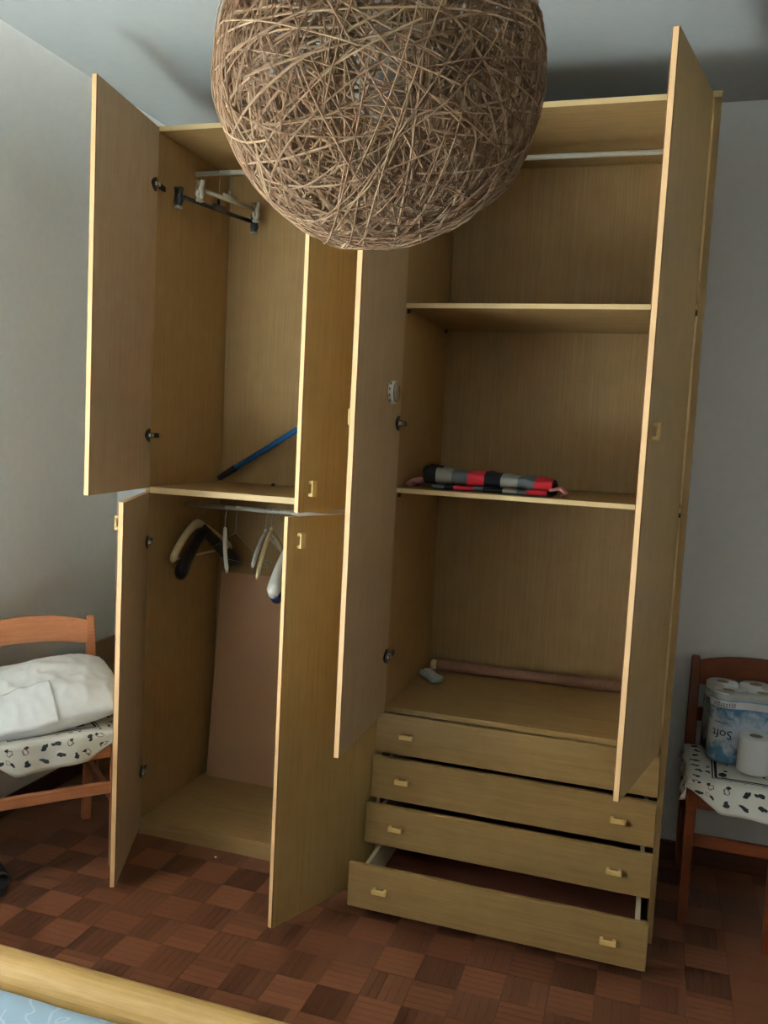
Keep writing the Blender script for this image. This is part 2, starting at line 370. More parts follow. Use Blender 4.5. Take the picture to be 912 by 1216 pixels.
def left_wall():
    bm = bmesh.new(); y0, y1, z0, z1 = WIN
    cove(bm, REAR, y0, -.06); cove(bm, y1, BACK, -.06); cove(bm, y0, y1, z1)
    add_box(bm, LEFT-.14, LEFT, y0, y1, -.06, z0); return bm
structure('wall_left', left_wall(), 'wall')
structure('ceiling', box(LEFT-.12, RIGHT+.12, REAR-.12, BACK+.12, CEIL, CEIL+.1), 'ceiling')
structure('wall_rear', box(LEFT, RIGHT, REAR-.12, REAR, -.06, CEIL), 'wall')
def window():
    y0, y1, z0, z1 = WIN; w = empty('window_1', (LEFT-.07, (y0+y1)/2, z0)); w['kind'] = 'structure'; ym = (y0+y1)/2
    f = bmesh.new()
    for a in ((y0, y0+.05, z0, z1), (y1-.05, y1, z0, z1), (ym-.045, ym+.045, z0, z1), (y0, y1, z0, z0+.05), (y0, y1, z1-.05, z1)):
        add_box(f, LEFT-.1, LEFT-.04, a[0], a[1], a[2], a[3], .004)
    obj('window_frame', f, 'frame_white', w)
    for a, b in ((y0+.05, ym-.045), (ym+.045, y1-.05)): obj('pane', box(LEFT-.074, LEFT-.068, a, b, z0+.05, z1-.05), 'glass', w)
window()
structure('baseboard_back', box(LEFT, RIGHT, BACK-.014, BACK, -.008, .07, .003), 'skirting')
structure('baseboard_left', box(LEFT, LEFT+.014, REAR, BACK-.014, -.008, .07, .003), 'skirting')

# ------------------------------------------------------------------ the wardrobe
t = .018; XL, XR, D, ZT = -.9027, .90, .578, 2.491
W = empty('wardrobe', (0, .29, 0), 0, 'tall golden wood-veneer wardrobe with all six doors open and four drawers', 'wardrobe')
def panel(name, a, mats=('panel', 'panel'), bev=.0008):
    return obj(name, edge_slots(box(*a, bev)), [M[m] for m in mats], W)
YL, YR = .515, .570     # back panels of the two halves
for x in (XL, -t, 0, XR-t): panel('side_panel', (x+.0002, x+t-.0002, 0, D, 0, ZT-t))
panel('top_panel', (XL, XR, 0, D, ZT-t+.0002, ZT), ('panel_h', 'edge_h'))
panel('back_panel', (XL+t, -t, YL, YL+.006, .06, ZT-t), ('back', 'back'))
panel('back_panel', (t, XR-t, YR, YR+.006, .02, ZT-t), ('back', 'back'))
panel('middle_shelf', (XL+t, -t, 0, YL, 1.269-.022, 1.269), ('panel_h', 'edge_h'))
panel('bottom_panel', (XL+t, -t, 0, YL, .0425, .0625), ('panel_h', 'panel_h'))
panel('plinth', (XL+t, -t, .004, .022, .0, .042), ('panel_h', 'panel_h'))
panel('shelf', (t, XR-t, .001, YR, 1.9075-.016, 1.9075), ('panel_h', 'edge_h'))
panel('shelf', (t, XR-t, .001, YR, 1.327-.016, 1.327), ('panel_h', 'edge_h'))
panel('drawer_case_top', (t, XR-t, -.002, YR, .595, .613), ('panel_h', 'front'))
panel('plinth', (t, XR-t, .03, .048, 0, .045), ('panel_h', 'panel_h'))
for x0, x1, y, z, r in ((XL+t, -t, .25, 2.406, .0085), (XL+t, -t, .255, 1.191, .0085), (t, XR-t, .25, 2.411, .0085)):
    obj('hanging_rail', tube([(x0, y, z), (x1, y, z)], r, n=14), 'rail', W, smooth=True)
for z in (1.9075, 1.327):
    for x in (t+.005, XR-t-.005):
        for y in (.02, .52): obj('shelf_support', box(x-.005, x+.005, y-.006, y+.006, z-.03, z-.0165, .001), 'black', W)
obj('shelf_support', lathe([(.008, 0), (.008, .008), (.004, .012)], 12), 'black', W, loc=(-.62, .45, 1.2692))

def add_pull(bm, L=.045, wd=.02, out=.017):
    """U-shaped wooden pull: two feet and a bar; length along x, out along -y"""
    for s in (-1, 1): add_box(bm, s*L/2-s*.010, s*L/2, -out, 0, -wd/2, wd/2, .0025, 2)
    add_box(bm, -L/2, L/2, -out, -out+.007, -wd/2, wd/2, .003, 2)
    return bm
def add_hinge(sg):
    """cup plate on the door, arm to the side panel. door local: x along door, inner face y=0, sg=+1 inner normal +y"""
    b = bmesh.new(); y0, y1 = sorted((0, sg*.006))
    out = [(.052, -.004), (.052, .004), (.040, .016), (.026, .023), (.020, .023), (.020, -.023), (.026, -.023), (.040, -.016)]
    lo = [b.verts.new((x, y0, z)) for x, z in out]; hi = [b.verts.new((x, y1, z)) for x, z in out]; n = len(out)
    for k in range(n): b.faces.new((lo[k], lo[(k+1) % n], hi[(k+1) % n], hi[k]))
    b.faces.new(lo[::-1]); b.faces.new(hi); bmesh.ops.recalc_face_normals(b, faces=b.faces)
    add_box(b, .012, .034, sg*.004, sg*.016, -.008, .008, .002, 1, 1)
    add_box(b, -.040, .014, sg*.003, sg*.013, -.009, .009, .002, 1, 0)
    return b
def door(hx, w, ang, z0, z1, side, hz, handle_z):
    """side 'L': hinged at its left. inner face on local y=0"""
    sg = 1 if side == 'L' else -1
    rz = -ang if side == 'L' else PI+ang
    b = bmesh.new(); h = z1-z0; y0, y1 = (-t, 0) if sg > 0 else (0, t)
    add_box(b, 0, w, y0, y1, 0, h)
    b.normal_update()
    es = [e for e in b.edges if abs((e.verts[0].co-e.verts[1].co).normalized().z) > .9 and e.verts[0].co.x > w/2]
    bmesh.ops.bevel(b, geom=es, offset=.0022, segments=1, affect='EDGES'); b.normal_update()
    for f in b.faces:
        n = f.normal
        if n.x > .9: f.material_index = 2
        elif abs(n.x) > .3: f.material_index = 3
        elif abs(n.y) > .9: f.material_index = 0 if n.y*sg > 0 else 1
        else: f.material_index = 2
    d = obj('door', b, [M['door_in'], M['door_out'], M['edge'], M['edge_dark']], W, loc=(hx, 0, z0), rot=(0, 0, rz))
    # re-parenting keeps the world place
    T = wm(d)
    hb = add_pull(bmesh.new()); q = Matrix.Translation((w-.047, -sg*t, handle_z-z0)) @ Matrix.Rotation(0 if sg > 0 else PI, 4, 'Z') @ Matrix.Rotation(PI/2, 4, 'Y')
    obj('handle', hb, 'knob', d, mat4=T @ q)
    for z in hz: obj('hinge', add_hinge(sg), [M['black'], M['white_pl']], d, mat4=T @ Matrix.Translation((0, 0, z-z0)))
    return d
wl = -XL/2
door(XL+.0053+.013, wl-.012, 1.4151, 1.266, 2.487, 'L', (2.294, 1.449), 1.333)
door(XL+.0008+.016, wl-.015, 1.1683, .0356, 1.250, 'L', (1.076, .243), 1.183)
door(-.0115, wl-.002, 1.2581, 1.266, 2.487, 'R', (2.294, 1.449), 1.333)
door(-.0095, wl-.002, 1.1732, .0356, 1.250, 'R', (1.076, .243), 1.182)
dTL = door(.0183, .448, 1.5499, .594, 2.487, 'L', (2.29, 1.531, .783), 1.538)
door(.90-.0419, .428, 1.3455, .594, 2.487, 'R', (2.29, 1.531, .783), 1.538)

def drawer(y, z0, z1):
    x0, x1 = 0.0, .8815; f = edge_slots(box(x0, x1, y, y+.018, z0, z1, .0012))
    d = obj('drawer', f, [M['front'], M['front']], W)
    b = bmesh.new(); bh = z1-.022; zb = z0+.014; xa, xb = .034, .858; yb = y+.50
    add_box(b, xa, xa+.012, y+.018, yb, zb, bh); add_box(b, xb-.012, xb, y+.018, yb, zb, bh); add_box(b, xa+.012, xb-.012, yb-.012, yb, zb, bh)
    obj('drawer_box', b, 'drawer_box', d)
    obj('drawer_floor', box(xa+.012, xb-.012, y+.018, yb-.012, zb, zb+.005), 'drawer_floor', d)
    for xh in (.104, .776):
        hb = add_pull(bmesh.new(), .045, .016, .019); obj('handle', hb, 'knob', d, loc=(xh, y, (z0+z1)/2))
for y, z0, z1 in ((-.022, .464, .5945), (-.048, .321, .457), (-.095, .188, .318), (-.235, .048, .185)): drawer(y, z0, z1)

# ------------------------------------------------------------------ hangers
def hook(bm, zr, zn, r=.0018, mi=0):
    """wire hook over a rail of radius .0085 in the local x-z plane, rail along y at x=0 height zr, down to the neck at zn"""
    pts = []; rr = .0105
    for k in range(0, 11):
        a = PI*(-.05) + k/10*PI*1.1; pts.append((-rr*math.cos(a), 0, zr+rr*math.sin(a)))
    pts = pts + [(rr*.85, 0, zr-.012), (.003, 0, zr-.026), (0, 0, zr-.036), (0, 0, zn)]
    return add_tube(bm, pts, r, n=6, mi=mi)
def hanger(name, label, x, y, zr, zn, phi, L, drop, kind, mat):
    """hangs on the rail; arms in the direction phi (degrees) and opposite"""
    rz = math.radians(phi); h = empty(name, (x, y, zn-drop), rz, label, 'hanger', 'clothes hangers on the wardrobe rails')
    T = Matrix.Translation((x, y, 0)) @ Matrix.Rotation(rz, 4, 'Z')
    hk = bmesh.new()
    # rail runs along world x; the hook loop crosses it, so it turns back by phi
    hook(hk, zr, zn+.004); 
    obj('hook', hk, 'steel', h, smooth=True, mat4=Matrix.Translation((x, y, 0)) @ Matrix.Rotation(PI/2, 4, 'Z'))
    if kind in ('wood', 'slim'):
        b = bmesh.new(); pts = []; rad = []
        for k in range(-12, 13):
            s = k/12; pts.append((s*L, (abs(s)**2)*.03*(1 if kind == 'wood' else .5), zn-.004-drop*(abs(s)**1.25))); 
            rad.append((.010+.004*(1-abs(s))) if kind == 'wood' else .0075)
        fl = (1.25, 1.0, (0, 0, 1))
        if kind == 'wood': rad = [r*(1+.55*max(0, abs(k/12)-.45)) for r, k in zip(rad, range(-12, 13))]
        rad[0] *= .6; rad[-1] *= .6
        add_tube(b, pts, rad, n=10, flat=fl); obj('body', b, mat, h, smooth=True, mat4=T)
        obj('neck', lathe([(.006, -.006), (.0075, 0), (.006, .010), (.003, .014)], 10), mat, h, smooth=True, mat4=T @ Matrix.Translation((0, 0, zn)))
        if kind == 'wood': obj('trouser_bar', tube([(-L*.9, .02, zn-drop-.004), (L*.9, .02, zn-drop-.004)], .0045, n=8), mat, h, smooth=True, mat4=T)
    elif kind == 'wide':
        b = bmesh.new(); pts = []; rad = []
        for k in range(-12, 13):
            s = k/12; pts.append((s*L, (abs(s)**2)*.025, zn-.012-drop*(abs(s)**1.1))); rad.append(.021+.011*abs(s)**2 if abs(s) < .97 else .02)
        add_tube(b, pts, rad, n=12, flat=(1.0, .85, (0, 0, 1))); obj('body', b, mat, h, smooth=True, mat4=T)
        obj('neck', lathe([(.016, -.012), (.012, 0), (.006, .01)], 12), mat, h, smooth=True, mat4=T @ Matrix.Translation((0, 0, zn)))
    elif kind == 'wire':
        b = bmesh.new(); add_tube(b, [(0, 0, zn+.01), (0, 0, zn), (L*.5, 0, zn-drop*.5), (L, 0, zn-drop), (L*.97, 0, zn-drop-.006), (-L*.97, 0, zn-drop-.006), (-L, 0, zn-drop), (-L*.5, 0, zn-drop*.5), (0, 0, zn)], .0011, n=5)
        obj('body', b, 'steel', h, smooth=True, mat4=T)
    elif kind == 'clip':
        b = bmesh.new(); add_tube(b, [(-L, 0, zn-drop), (-.03, 0, zn-drop), (L, 0, zn-drop)], .006, n=8, flat=(1.3, .7, (0, 0, 1)))
        add_box(b, -.035, .035, -.006, .006, zn-drop-.008, zn-drop+.018, .004, 2); add_tube(b, [(0, 0, zn-drop+.01), (0, 0, zn+.006)], .006, n=8)
        obj('bar', b, mat, h, smooth=True, mat4=T)
        for s in (-1, 1):
            c = bmesh.new(); xc = s*(L-.012)
            for sy in (-1, 1):
                add_tube(c, [(xc, sy*.012, zn-drop+.028), (xc, sy*.005, zn-drop), (xc, sy*.010, zn-drop-.018), (xc, sy*.003, zn-drop-.034)], [.007, .008, .008, .006], n=8, flat=(1.0, 1.5, (0, 1, 0)))
            add_tube(c, [(xc-.012, 0, zn-drop), (xc+.012, 0, zn-drop)], .009, n=10)
            cl = obj('clip', c, mat, h, smooth=True, mat4=T)
            obj('clip_pad', box(xc-.012, xc+.012, -.011, .011, zn-drop-.044, zn-drop-.033, .003), 'clear_pl', h, mat4=T)
    return h
ZRU, ZRL = 2.406, 1.191
hanger('clip_hanger', 'cloudy white clip hanger on the upper rail behind the black one', -.745, .25, ZRU, 2.335, -103, .165, .026, 'clip', 'clear_pl')
hanger('clip_hanger', 'black clip hanger with bar on the upper rail', -.788, .25, ZRU, 2.306, -104, .212, .03, 'clip', 'black')
hanger('coat_hanger', 'cream wooden hanger nearest the left side of the lower rail', -.838, .255, ZRL, 1.126, -91, .215, .115, 'wood', 'cream')
hanger('coat_hanger', 'black broad-shouldered plastic hanger on the lower rail', -.805, .255, ZRL, 1.108, -93, .195, .145, 'wide', 'black')
hanger('coat_hanger', 'white slim hanger seen edge-on beside the black one', -.72, .255, ZRL, 1.103, -63, .19, .12, 'slim', 'white_pl')
hanger('wire_hanger', 'thin bare wire hanger turned sideways on the lower rail', -.675, .255, ZRL, 1.10, -25, .19, .10, 'wire', 'steel')
hanger('coat_hanger', 'grey-white slim hanger left of the cream one mid-rail', -.552, .255, ZRL, 1.111, -81, .20, .095, 'slim', 'grey_hanger')
hanger('coat_hanger', 'cream slim wooden hanger curving down in mid-rail', -.530, .255, ZRL, 1.119, -84, .18, .145, 'slim', 'cream')
hanger('wire_hanger', 'thin wire hanger half hidden behind the lower right door', -.50, .255, ZRL, 1.105, -35, .19, .10, 'wire', 'steel')
hn = hanger('coat_hanger', 'white broad hanger with navy underside beside the lower right door', -.452, .255, ZRL, 1.075, -87, .215, .135, 'wide', 'white_pl')
nb = bmesh.new(); add_tube(nb, [(.10, .012, 1.0), (.15, .018, .962), (.185, .022, .936), (.20, .024, .926)], [.012, .022, .026, .018], n=10)
obj('underside_pad', nb, 'navy', hn, smooth=True, mat4=Matrix.Translation((-.452, .255, -.02)) @ Matrix.Rotation(math.radians(-85), 4, 'Z'))

# ------------------------------------------------------------------ things in the wardrobe
def pole():
    a = Vector((-.868, .468, 1.283)); b = Vector((-.538, .452, 1.487)); d = (b-a).normalized(); e = a+d*(.80/d.x*.98)
    p = empty('broom_pole', (a.x, a.y, 1.2692), 0, 'blue broom pole with black tip leaning in the upper left compartment', 'pole')
    obj('shaft', tube([a+d*.09, e], .0115, n=14), 'blue_pole', p, smooth=True)
    obj('grip', tube([a, a+d*.004, a+d*.09], [.010, .0125, .0128], n=14), 'black', p, smooth=True)
pole()
def leaning_board():
    b = bmesh.new(); add_box(b, 0, .62, -.0025, .0025, 0, .84, .0008)
    o = obj('hardboard_sheet', b, 'hardboard', loc=(-.862, .437, .0637), rot=(-math.atan2(.073, .84), 0, 0))
    tag(o, 'brown hardboard sheet leaning against the back below the hangers', 'board')
leaning_board()
def soft_slab(L, Wd, H, seed, nx=36, ny=14, amp=.006, taper=0.0):
    """rounded slab of folded cloth about its base centre"""
    b = bmesh.new(); top = []; 
    def ring(u):
        out = []
        for k in range(ny*2):
            a = 2*PI*k/(ny*2); c, s = math.cos(a), math.sin(a); e = .55
            y = math.copysign(abs(c)**e, c)*Wd/2; z = math.copysign(abs(s)**e, s)*H/2
            out.append((y, z))
        return out
    prev = None
    for i in range(nx+1):
        u = i/nx; x = (u-.5)*L; f = min(1, (min(u, 1-u)/.04+.25))**.5
        r = []
        for y, z in ring(u):
            n = noise.noise(Vector((x*16+seed, y*14, z*20)))*amp + noise.noise(Vector((x*45, y*30+seed, z*40)))*amp*.4
            zz = (z*f+H/2)*(1-taper*u); r.append(b.verts.new((x+n*.5, y*f+n, max(0, zz+(n if z > 0 else 0)))))
        if prev:
            for k in range(len(r)): b.faces.new((prev[k], r[k], r[(k+1) % len(r)], prev[(k+1) % len(r)]))
        else: b.faces.new(r)
        prev = r
    b.faces.new(prev[::-1]); bmesh.ops.recalc_face_normals(b, faces=b.faces); return b
def striped_cloth():
    e = empty('folded_cloth', (.285, .16, 1.327), .03, 'folded cotton cloth with red, black and grey stripes on the lower shelf', 'cloth'); T = wm(e)
    obj('lower_fold', soft_slab(.40, .20, .018, 3, amp=.004), 'stripe_b', e, smooth=True, mat4=T @ Matrix.Translation((.02, -.015, .0)))
    obj('upper_fold', soft_slab(.435, .17, .058, 9, amp=.009, taper=.35), 'stripe_a', e, smooth=True, mat4=T @ Matrix.Translation((0, 0, .014)))
    for sx, n in ((-1, 7), (1, 6)):
        f = bmesh.new()
        for k in range(n):
            y = -.09+.03*k*(.7 if sx < 0 else .5); x0 = sx*.205; pts = [(x0, y, .02), (x0+sx*.03, y+R.uniform(-.01, .01), .026), (x0+sx*.05, y+R.uniform(-.015, .015), .012), (x0+sx*R.uniform(.03, .045), y, .006)]
            add_tube(f, pts, .005, n=6)
        obj('fringe', f, 'pink', e, smooth=True, mat4=T)
striped_cloth()
def brown_tube():
    e = empty('brown_roll', (.46, .515, .613), .035, 'long pinkish-brown rolled tube lying behind the tissue packet', 'tube')
    T = wm(e) @ Matrix.Translation((0, 0, .0205))
    obj('tube_body', lathe([(.0195, -.395), (.020, -.39), (.020, .39), (.0195, .395)], 20, 'X'), 'dowel', e, smooth=True, mat4=T)
    obj('end_cap', lathe([(.013, -.418), (.018, -.414), (.018, -.393)], 20, 'X'), 'cream', e, smooth=True, mat4=T)
brown_tube()
def tissue():
    e = empty('tissue_packet', (.075, .375, .613), -.95, 'small blue and white paper tissue packet above the drawers', 'packet'); T = wm(e)
    b = soft_slab(.115, .055, .022, 21, 20, 8, .004); obj('packet', b, plain('packet_print', srgb(168, 190, 196), .3, .5, .35, 40), e, smooth=True, mat4=T)
    s = soft_slab(.075, .03, .008, 25, 12, 6, .003); obj('tissue', s, 'paper', e, smooth=True, mat4=T @ Matrix.Translation((-.01, 0, .019)))
tissue()
def puck():
    e = empty('puck_light', (.03, -.126, 1.622), 0, 'round white puck light stuck inside the tall left door', 'light'); a = .0209
    T = Matrix.Translation((.0185+.126*.0, -.126, 1.622)) @ Matrix.Rotation(a, 4, 'Z')
    T = Matrix.Translation((.0215, -.126, 1.622)) @ Matrix.Rotation(a, 4, 'Z')
    obj('housing', lathe([(.034, 0), (.036, .003), (.036, .013), (.034, .016)], 32, 'X'), 'white_pl', e, smooth=False, mat4=T)
    obj('lens', lathe([(.028, .0155), (.028, .021), (.024, .024), (.010, .0255)], 32, 'X'), 'clear_pl', e, smooth=True, mat4=T)
    s = bmesh.new()
    for k in range(4):
        q = PI*.75+.5*PI*k/3; add_box(s, .006, .009, math.cos(q)*.0355-.003, math.cos(q)*.0355+.003, math.sin(q)*.0355-.003, math.sin(q)*.0355+.003)
    obj('slots', s, 'black', e, mat4=T)
puck()

# ------------------------------------------------------------------ pendant lamp
def lamp():
    C = Vector((.468, -1.655, 1.918)); rad = .1865
    e = empty('pendant_lamp', (C.x, C.y, C.z-rad), 0, 'round pendant lamp shade woven from beige twine, hanging before the wardrobe', 'lamp')
    verts = []; faces = []; tone = []
    def shape(d, k):
        n = noise.noise(d*1.3+Vector((3, 1, 7)))*.035 + noise.noise(d*3.1)*.018
        return C + Vector((d.x, d.y, d.z*1.03))*rad*(1+n+k)
    def strand(pts, r, tn, fl):
        base = len(verts); m = len(pts)
        for i, p in enumerate(pts):
            q = (pts[min(i+1, m-1)]-pts[max(i-1, 0)]).normalized(); o = (p-C).normalized(); s = q.cross(o).normalized(); o2 = s.cross(q)
            for a, b in ((1, 0), (0, 1), (-1, 0), (0, -1)): verts.append(p + s*a*r*fl + o2*b*r*.75)
        for i in range(m-1):
            for k in range(4):
                faces.append((base+i*4+k, base+i*4+(k+1) % 4, base+i*4+4+(k+1) % 4, base+i*4+4+k)); tone.append(tn)
    def rnd():
        while True:
            v = Vector((R.uniform(-1, 1), R.uniform(-1, 1), R.uniform(-1, 1)))
            if .1 < v.length < 1: return v.normalized()
    for i in range(1950):
        # arc of a circle on the ball, most of them steep, some level
        nrm = rnd()
        if i % 3 == 0: nrm = Vector((nrm.x, nrm.y, nrm.z*.25)).normalized()
        elif i % 7 == 0: nrm = Vector((nrm.x*.3, nrm.y*.3, nrm.z)).normalized()
        off = R.gauss(0, .25); off = max(-.75, min(.75, off)); u, w = frame_of(nrm); rr = math.sqrt(1-off*off)
        a0 = R.uniform(0, 2*PI); span = R.choice((.5, .8, 1.2, 1.6, 2.2)); n = max(5, int(span*9)); layer = R.choice((-.06, -.045, -.03, -.015, 0, .01, .022)); lift = R.uniform(0, .012)
        pts = []
        for k in range(n+1):
            a = a0+span*k/n; d = (nrm*off + (u*math.cos(a)+w*math.sin(a))*rr).normalized()
            wob = math.sin(k*1.7+i)*.004; pts.append(shape(d, layer+lift*math.sin(PI*k/n)+wob))
        # open hole at the top
        if max((p-C).normalized().z for p in pts) > .90 and i % 5: continue
        strand(pts, R.uniform(.0007, .0012), R.random()**1.4, R.uniform(.8, 1.4))
    me = bpy.data.meshes.new('woven_shade'); me.from_pydata(verts, [], faces); at = me.attributes.new('tone', 'FLOAT', 'FACE'); at.data.foreach_set('value', tone); me.update()
    o = obj('woven_shade', me, 'twine', e); o['kind'] = 'stuff'
    print('lamp faces', len(faces))
    obj('cord', tube([C+Vector((0, 0, .08)), Vector((C.x, C.y, CEIL-.03))], .003, n=8), 'cord', e, smooth=True)
    obj('ceiling_cap', lathe([(.045, CEIL-.001-0), (.045, CEIL-.02), (.03, CEIL-.035), (.006, CEIL-.04)][::-1], 24), 'cord', e, smooth=True, loc=(C.x, C.y, 0))
    obj('socket', lathe([(.008, .09), (.019, .08), (.019, .03), (.017, .025)][::-1], 20), 'cord', e, smooth=True, loc=C)
    obj('bulb', lathe([(.012, .03), (.014, .02), (.024, 0), (.030, -.02), (.028, -.037), (.018, -.05), (.004, -.056)][::-1], 20), 'bulb', e, smooth=True, loc=C)
    # top ring that carries the ball
    ring = bmesh.new(); add_tube(ring, [(C.x+.045*math.cos(a), C.y+.045*math.sin(a), C.z+rad*1.0) for a in [2*PI*k/24 for k in range(25)]], .002, n=6, cap=False)
    for k in range(3):
        a = 2*PI*k/3; add_tube(ring, [(C.x+.045*math.cos(a), C.y+.045*math.sin(a), C.z+rad), (C.x+.012*math.cos(a), C.y+.012*math.sin(a), C.z+.085)], .0015, n=5)
    obj('ring', ring, 'steel', e, smooth=True)
lamp()

# ------------------------------------------------------------------ chairs
def arch_rail(w, zc, hh, rise, th, n=16):
    """back slat, arched at top and bottom, in x-z plane"""
    b = bmesh.new(); loops = []
    for k in range(n+1):
        s = k/n*2-1; x = s*w/2; zt = zc+hh/2+rise*(1-min(1, abs(s)**2.2)); zb = zc-hh/2+rise*.6*(1-abs(s)**2); yy = -.018*(1-s*s)
        loops.append([b.verts.new((x, -yy-th/2, zb)), b.verts.new((x, -yy+th/2, zb)), b.verts.new((x, -yy+th/2, zt)), b.verts.new((x, -yy-th/2, zt))])
    for p, q in zip(loops, loops[1:]):
        for k in range(4): b.faces.new((p[k], p[(k+1) % 4], q[(k+1) % 4], q[k]))
    b.faces.new(loops[0]); b.faces.new(loops[-1][::-1]); bmesh.ops.recalc_face_normals(b, faces=b.faces); return b
def leg_post(p0, p1, a0, a1):
    """square tapered leg"""
    b = bmesh.new(); v = []
    for p, a in ((p0, a0), (p1, a1)): v.append([b.verts.new((p[0]+x*a/2, p[1]+y*a/2, p[2])) for x, y in ((-1, -1), (1, -1), (1, 1), (-1, 1))])
    for k in range(4): b.faces.new((v[0][k], v[0][(k+1) % 4], v[1][(k+1) % 4], v[1][k]))
    b.faces.new(v[0][::-1]); b.faces.new(v[1]); bmesh.ops.bevel(b, geom=list(b.edges), offset=.004, segments=2, affect='EDGES'); return b
def rear_post(x, dy, h, a=.034):
    b = bmesh.new(); prev = None
    for z, off, s in ((0, .045, .9), (.42, 0, 1.05), (.6, .012, 1), (h-.01, .04, .85), (h, .042, .7)):
        r = [b.verts.new((x+p*a/2*s, dy+off+q*a/2*s, z)) for p, q in ((-1, -1), (1, -1), (1, 1), (-1, 1))]
        if prev:
            for k in range(4): b.faces.new((prev[k], prev[(k+1) % 4], r[(k+1) % 4], r[k]))
        else: b.faces.new(r[::-1])
        prev = r
    b.faces.new(prev); bmesh.ops.bevel(b, geom=list(b.edges), offset=.003, segments=1, affect='EDGES'); return b
def chair(loc, rz, mat, label, w=.40, d=.36, h=.775):
    """front looks along local -y"""
    e = empty('dining_chair', loc, rz, label, 'chair'); T = wm(e); hw = w/2
    for s in (-1, 1):
        obj('leg', leg_post((s*hw, -d/2, 0), (s*hw, -d/2, .445), .026, .033), mat, e, mat4=T)
        obj('back_post', rear_post(s*hw, d/2, h), mat, e, mat4=T)
        obj('side_rail', box(s*hw-.010, s*hw+.010, -d/2+.019, d/2-.017, .385, .437, .003), mat, e, mat4=T)
        obj('side_stretcher', box(s*hw-.010, s*hw+.010, -d/2+.017, d/2+.01, .215, .245, .003), mat, e, mat4=T)
    obj('front_rail', box(-hw+.017, hw-.017, -d/2-.011, -d/2+.011, .385, .437, .003), mat, e, mat4=T)
    obj('rear_rail', box(-hw+.017, hw-.017, d/2-.011, d/2+.011, .385, .437, .003), mat, e, mat4=T)
    obj('front_stretcher', box(-hw+.015, hw-.015, -d/2-.010, -d/2+.010, .262, .300, .003), mat, e, mat4=T)
    obj('seat', box(-hw-.004, hw+.004, -d/2-.006, d/2-.02, .438, .456, .006, 2), mat, e, mat4=T)
    obj('back_slat', arch_rail(w-.03, h-.055, .085, .022, .018), mat, e, mat4=T @ Matrix.Translation((0, d/2+.034, 0)))
    obj('back_slat', arch_rail(w-.03, .575, .045, .008, .016), mat, e, mat4=T @ Matrix.Translation((0, d/2+.012, 0)))
    return e
def seat_cloth(ch, label, w=.40, d=.36, skew=.0):
    """square printed cloth laid corner-drooping over the seat: hangs over front and sides"""
    b = bmesh.new(); uvl = b.loops.layers.uv.new('UVMap'); N = 44; S = .545; hw, hd = w/2+.012, d/2+.012; zs = .476; grid = []
    T = wm(ch); cs, sn = math.cos(skew), math.sin(skew)
    for i in range(N+1):
        row = []
        for j in range(N+1):
            u, v = (i/N-.5)*S, (j/N-.5)*S
            x, y = u*cs-v*sn, u*sn+v*cs+0.0
            y -= .015
            y = min(y, d/2-.03+(y-(d/2-.03))*.0) if y > d/2-.03 else y
            z = zs + .010*math.cos(min(1, abs(x)/hw)*PI/2)*math.cos(min(1, abs(y)/hd)*PI/2)
            ox = max(0, abs(x)-hw); oy = max(0, -y-hd)*(.22+.78*min(1, max(0, (hw+.01-abs(x))/.11)))
            drop = 0
            if ox > 0: drop = max(drop, ox); x = math.copysign(hw+.006+.02*min(1, ox/.06)*(.6+.4*math.sin(v*40)), x)
            if oy > 0:
                drop = max(drop, oy) if ox == 0 else math.hypot(ox, oy)*1.0; y = -hd-.006-.006*math.sin(u*38)*min(1, oy/.04)-.004
            z -= drop
            row.append((b.verts.new((x, y, z)), (u, v)))
        grid.append(row)
    for i in range(N):
        for j in range(N):
            q = (grid[i][j], grid[i+1][j], grid[i+1][j+1], grid[i][j+1])
            try: f = b.faces.new([a[0] for a in q])
            except ValueError: continue
            for lp, a in zip(f.loops, q): lp[uvl].uv = a[1]
    o = obj('seat_cloth', b, 'print', smooth=True, mat4=T)
    md = o.modifiers.new('thickness', 'SOLIDIFY'); md.thickness = .003
    return tag(o, label, 'cloth')
def seat_pad(ch, w=.40, d=.36):
    b = bmesh.new(); add_box(b, -w/2+.005, w/2-.005, -d/2, d/2-.03, .4565, .474, .008, 3)
    return obj('seat_pad', b, 'pillow', ch, smooth=True, mat4=wm(ch))
def chair_at(front_right, dirw, w, d):
    """centre and rotation of a chair from its front-right leg and the direction along its front"""
    a = math.atan2(dirw[1], dirw[0]); wv = Vector((math.cos(a), math.sin(a))); f = Vector((math.sin(a), -math.cos(a)))
    c = Vector(front_right) - wv*w/2 - f*d/2; return (c.x, c.y, 0), a
loc, a = chair_at((-.837, -.236), (.656, .754), .40, .36)
chL = chair(loc, a, 'chair', 'light beech dining chair left of the wardrobe, under the white pillow')
seat_pad(chL); seat_cloth(chL, 'white printed cloth with dark motifs under the pillow', skew=.08)
chR = chair((1.192, .335, 0), 0.0, 'chair_shaded', 'shaded reddish dining chair right of the wardrobe, carrying paper rolls', w=.41)
seat_pad(chR, .41); seat_cloth(chR, 'white printed cloth with dark frame under the toilet paper', w=.41, skew=-.03)
chair((1.408, -.115, 0), -PI/2, 'chair_shaded', 'shaded wooden chair at the right edge, only one leg in view')

